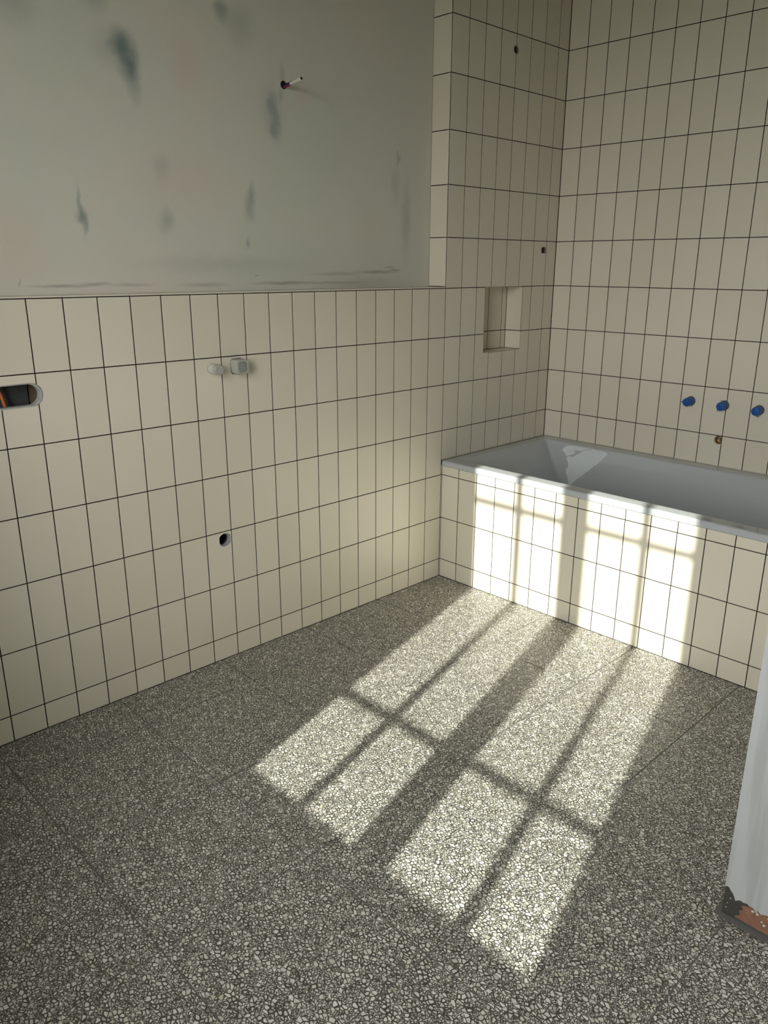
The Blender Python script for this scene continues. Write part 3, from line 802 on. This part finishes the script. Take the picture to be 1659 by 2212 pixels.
# two pipe sockets in the tiled return of the left wall
AX = Vector((1, 0, 0)).to_track_quat('Z', 'Y').to_matrix().to_4x4()
for (y, z), lab in (((2.1000, 2.2180), 'dark pipe socket high on the tiled wall, well above the niche'), ((2.3830, 1.4400), 'small dark pipe socket near the tiled corner, right of the niche top')):
    e = tag(empty('pipe_socket', (0.0, y, z)), lab, 'pipe fitting', 'sockets left of the bath')
    lathe('ring', [(0.0120, -0.018), (0.0148, -0.018), (0.0148, -0.006), (0.0132, -0.0035), (0.0120, -0.006), (0.0120, -0.018)], AX, M['brown'], e)
    lathe('bore', [(0.0, -0.0185), (0.0125, -0.0185), (0.0125, -0.0165), (0.0, -0.0165)], AX, M['brown'], e)

# ------------------------------------------------------------------ things in the left wall
s = tag(empty('pipe_stub', (0.0, stub_c[0], stub_c[1])), 'pale round pipe stub sticking out of the tiles beside the square plug', 'pipe')
lathe('tube', [(0.0, -0.018), (0.0178, -0.018), (0.0178, 0.022), (0.0168, 0.026), (0.0155, 0.026)], AX, M['milky'], s)
lathe('end_cap', [(0.0158, 0.022), (0.0158, 0.042), (0.0150, 0.0445), (0.0, 0.0445)], AX, M['clear'], s)
s = tag(empty('junction_plug', (0.0, plug_c[0], plug_c[1])), 'square milky plastic plug with rounded corners standing out of the tiles', 'plastic plug')
def sq(hw, r, xq, n=5): return [(xq, a, b) for a, b in rrect(-hw, hw, -hw * 0.98, hw * 0.98, r, n)]
bm = bmesh.new()
loft(bm, [sq(0.0245, 0.011, -0.018), sq(0.0245, 0.011, 0.030), sq(0.0240, 0.011, 0.034), sq(0.0225, 0.010, 0.036), sq(0.0180, 0.009, 0.036), sq(0.0170, 0.009, 0.0345)], True, False)
o = bm_obj('housing', bm, M['clear'], s, True); o.data.set_sharp_from_angle(angle=math.radians(40))
bm = bmesh.new(); loft(bm, [sq(0.0172, 0.009, 0.020), sq(0.0172, 0.009, 0.0335), sq(0.0160, 0.008, 0.0350), sq(0.0120, 0.006, 0.0356)], True, True)
bm_obj('clear_lid', bm, M['clearin'], s, True)
for dy, dz, h in ((-0.004, 0.010, 0.006), (0.004, -0.004, 0.004)):
    bm = bmesh.new(); box(bm, (0.0352, dy - 0.0012, dz - h / 2), (0.0366, dy + 0.0012, dz + h / 2)); bmesh.ops.bevel(bm, geom=list(bm.edges), offset=0.0005, segments=2, affect='EDGES')
    bm_obj('latch', bm, M['clear'], s)
box_obj('rib', (0.0348, -0.0150, -0.014), (0.0362, -0.0142, 0.014), M['clear'], s)

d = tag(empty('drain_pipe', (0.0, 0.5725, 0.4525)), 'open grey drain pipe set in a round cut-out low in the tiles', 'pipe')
lathe('pipe', [(0.0200, -0.075), (0.0222, -0.075), (0.0222, -0.016), (0.0240, -0.016), (0.0240, -0.006), (0.0205, -0.006), (0.0198, -0.020), (0.0200, -0.075)], AX, M['pipe'], d)
lathe('bore', [(0.0, -0.074), (0.0197, -0.074), (0.0197, -0.0205), (0.0203, -0.0180)], AX, M['black'], d)  # black liner: the shade inside the grey pipe, put into the colour
lathe('gasket', [(0.0192, -0.019), (0.0203, -0.019), (0.0203, -0.0165), (0.0192, -0.0165), (0.0192, -0.019)], AX, M['masonry'], d)

# what the long slot shows
t = tag(tube('installation_cable', [(-0.060, -0.112, 1.16), (-0.055, -0.098, 1.075), (-0.050, -0.083, 1.028), (-0.048, -0.074, 0.982), (-0.050, -0.066, 0.92), (-0.060, -0.064, 0.84)], 0.0042, M['orange']),
        'orange cable running down inside the slot in the tiles', 'cable')
t = tag(box_obj('cavity_board', (-0.0955, -0.30, 0.80), (-0.078, 0.0020, 1.24), M['darkboard'], None, 0.001), 'dark board inside the slot in the tiles', 'board')
t = tag(box_obj('timber_batten', (-0.0945, 0.0065, 0.985), (-0.040, 0.075, 1.24), M['wood'], None, 0.002), 'raw timber end at the right of the slot in the tiles', 'timber')

# ------------------------------------------------------------------ wall cable in the plaster
# the drilled hole is a thin black disc, its inner shade put into colour
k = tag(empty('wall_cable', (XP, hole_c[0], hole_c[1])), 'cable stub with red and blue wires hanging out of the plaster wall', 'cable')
def kp(pts): return [(a - XP, b - hole_c[0], c - hole_c[1]) for a, b, c in pts]
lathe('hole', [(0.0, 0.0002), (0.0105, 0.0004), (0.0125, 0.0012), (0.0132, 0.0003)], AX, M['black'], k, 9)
tube('blue_wire', kp([(-0.098, 0.966, 1.9400), (-0.080, 0.967, 1.9400), (-0.062, 0.968, 1.9425), (-0.050, 0.968, 1.9440)]), 0.0024, M['wblue'], k)
tube('dark_wire', kp([(-0.098, 0.964, 1.9425), (-0.080, 0.966, 1.9428), (-0.062, 0.967, 1.9455), (-0.050, 0.967, 1.9465)]), 0.0024, M['black'], k)
tube('red_wire', kp([(-0.098, 0.967, 1.9365), (-0.080, 0.968, 1.9360), (-0.062, 0.968, 1.9385), (-0.050, 0.968, 1.9405)]), 0.0025, M['wred'], k)
tube('sleeve', kp([(-0.061, 0.968, 1.9418), (-0.040, 0.968, 1.9438), (-0.020, 0.968, 1.9462), (-0.003, 0.968, 1.9490)]), 0.0052, M['wwhite'], k, 14)
tube('sleeve_end', kp([(-0.0042, 0.968, 1.9488), (-0.0020, 0.968, 1.9492)]), 0.0046, M['black'], k, 14)
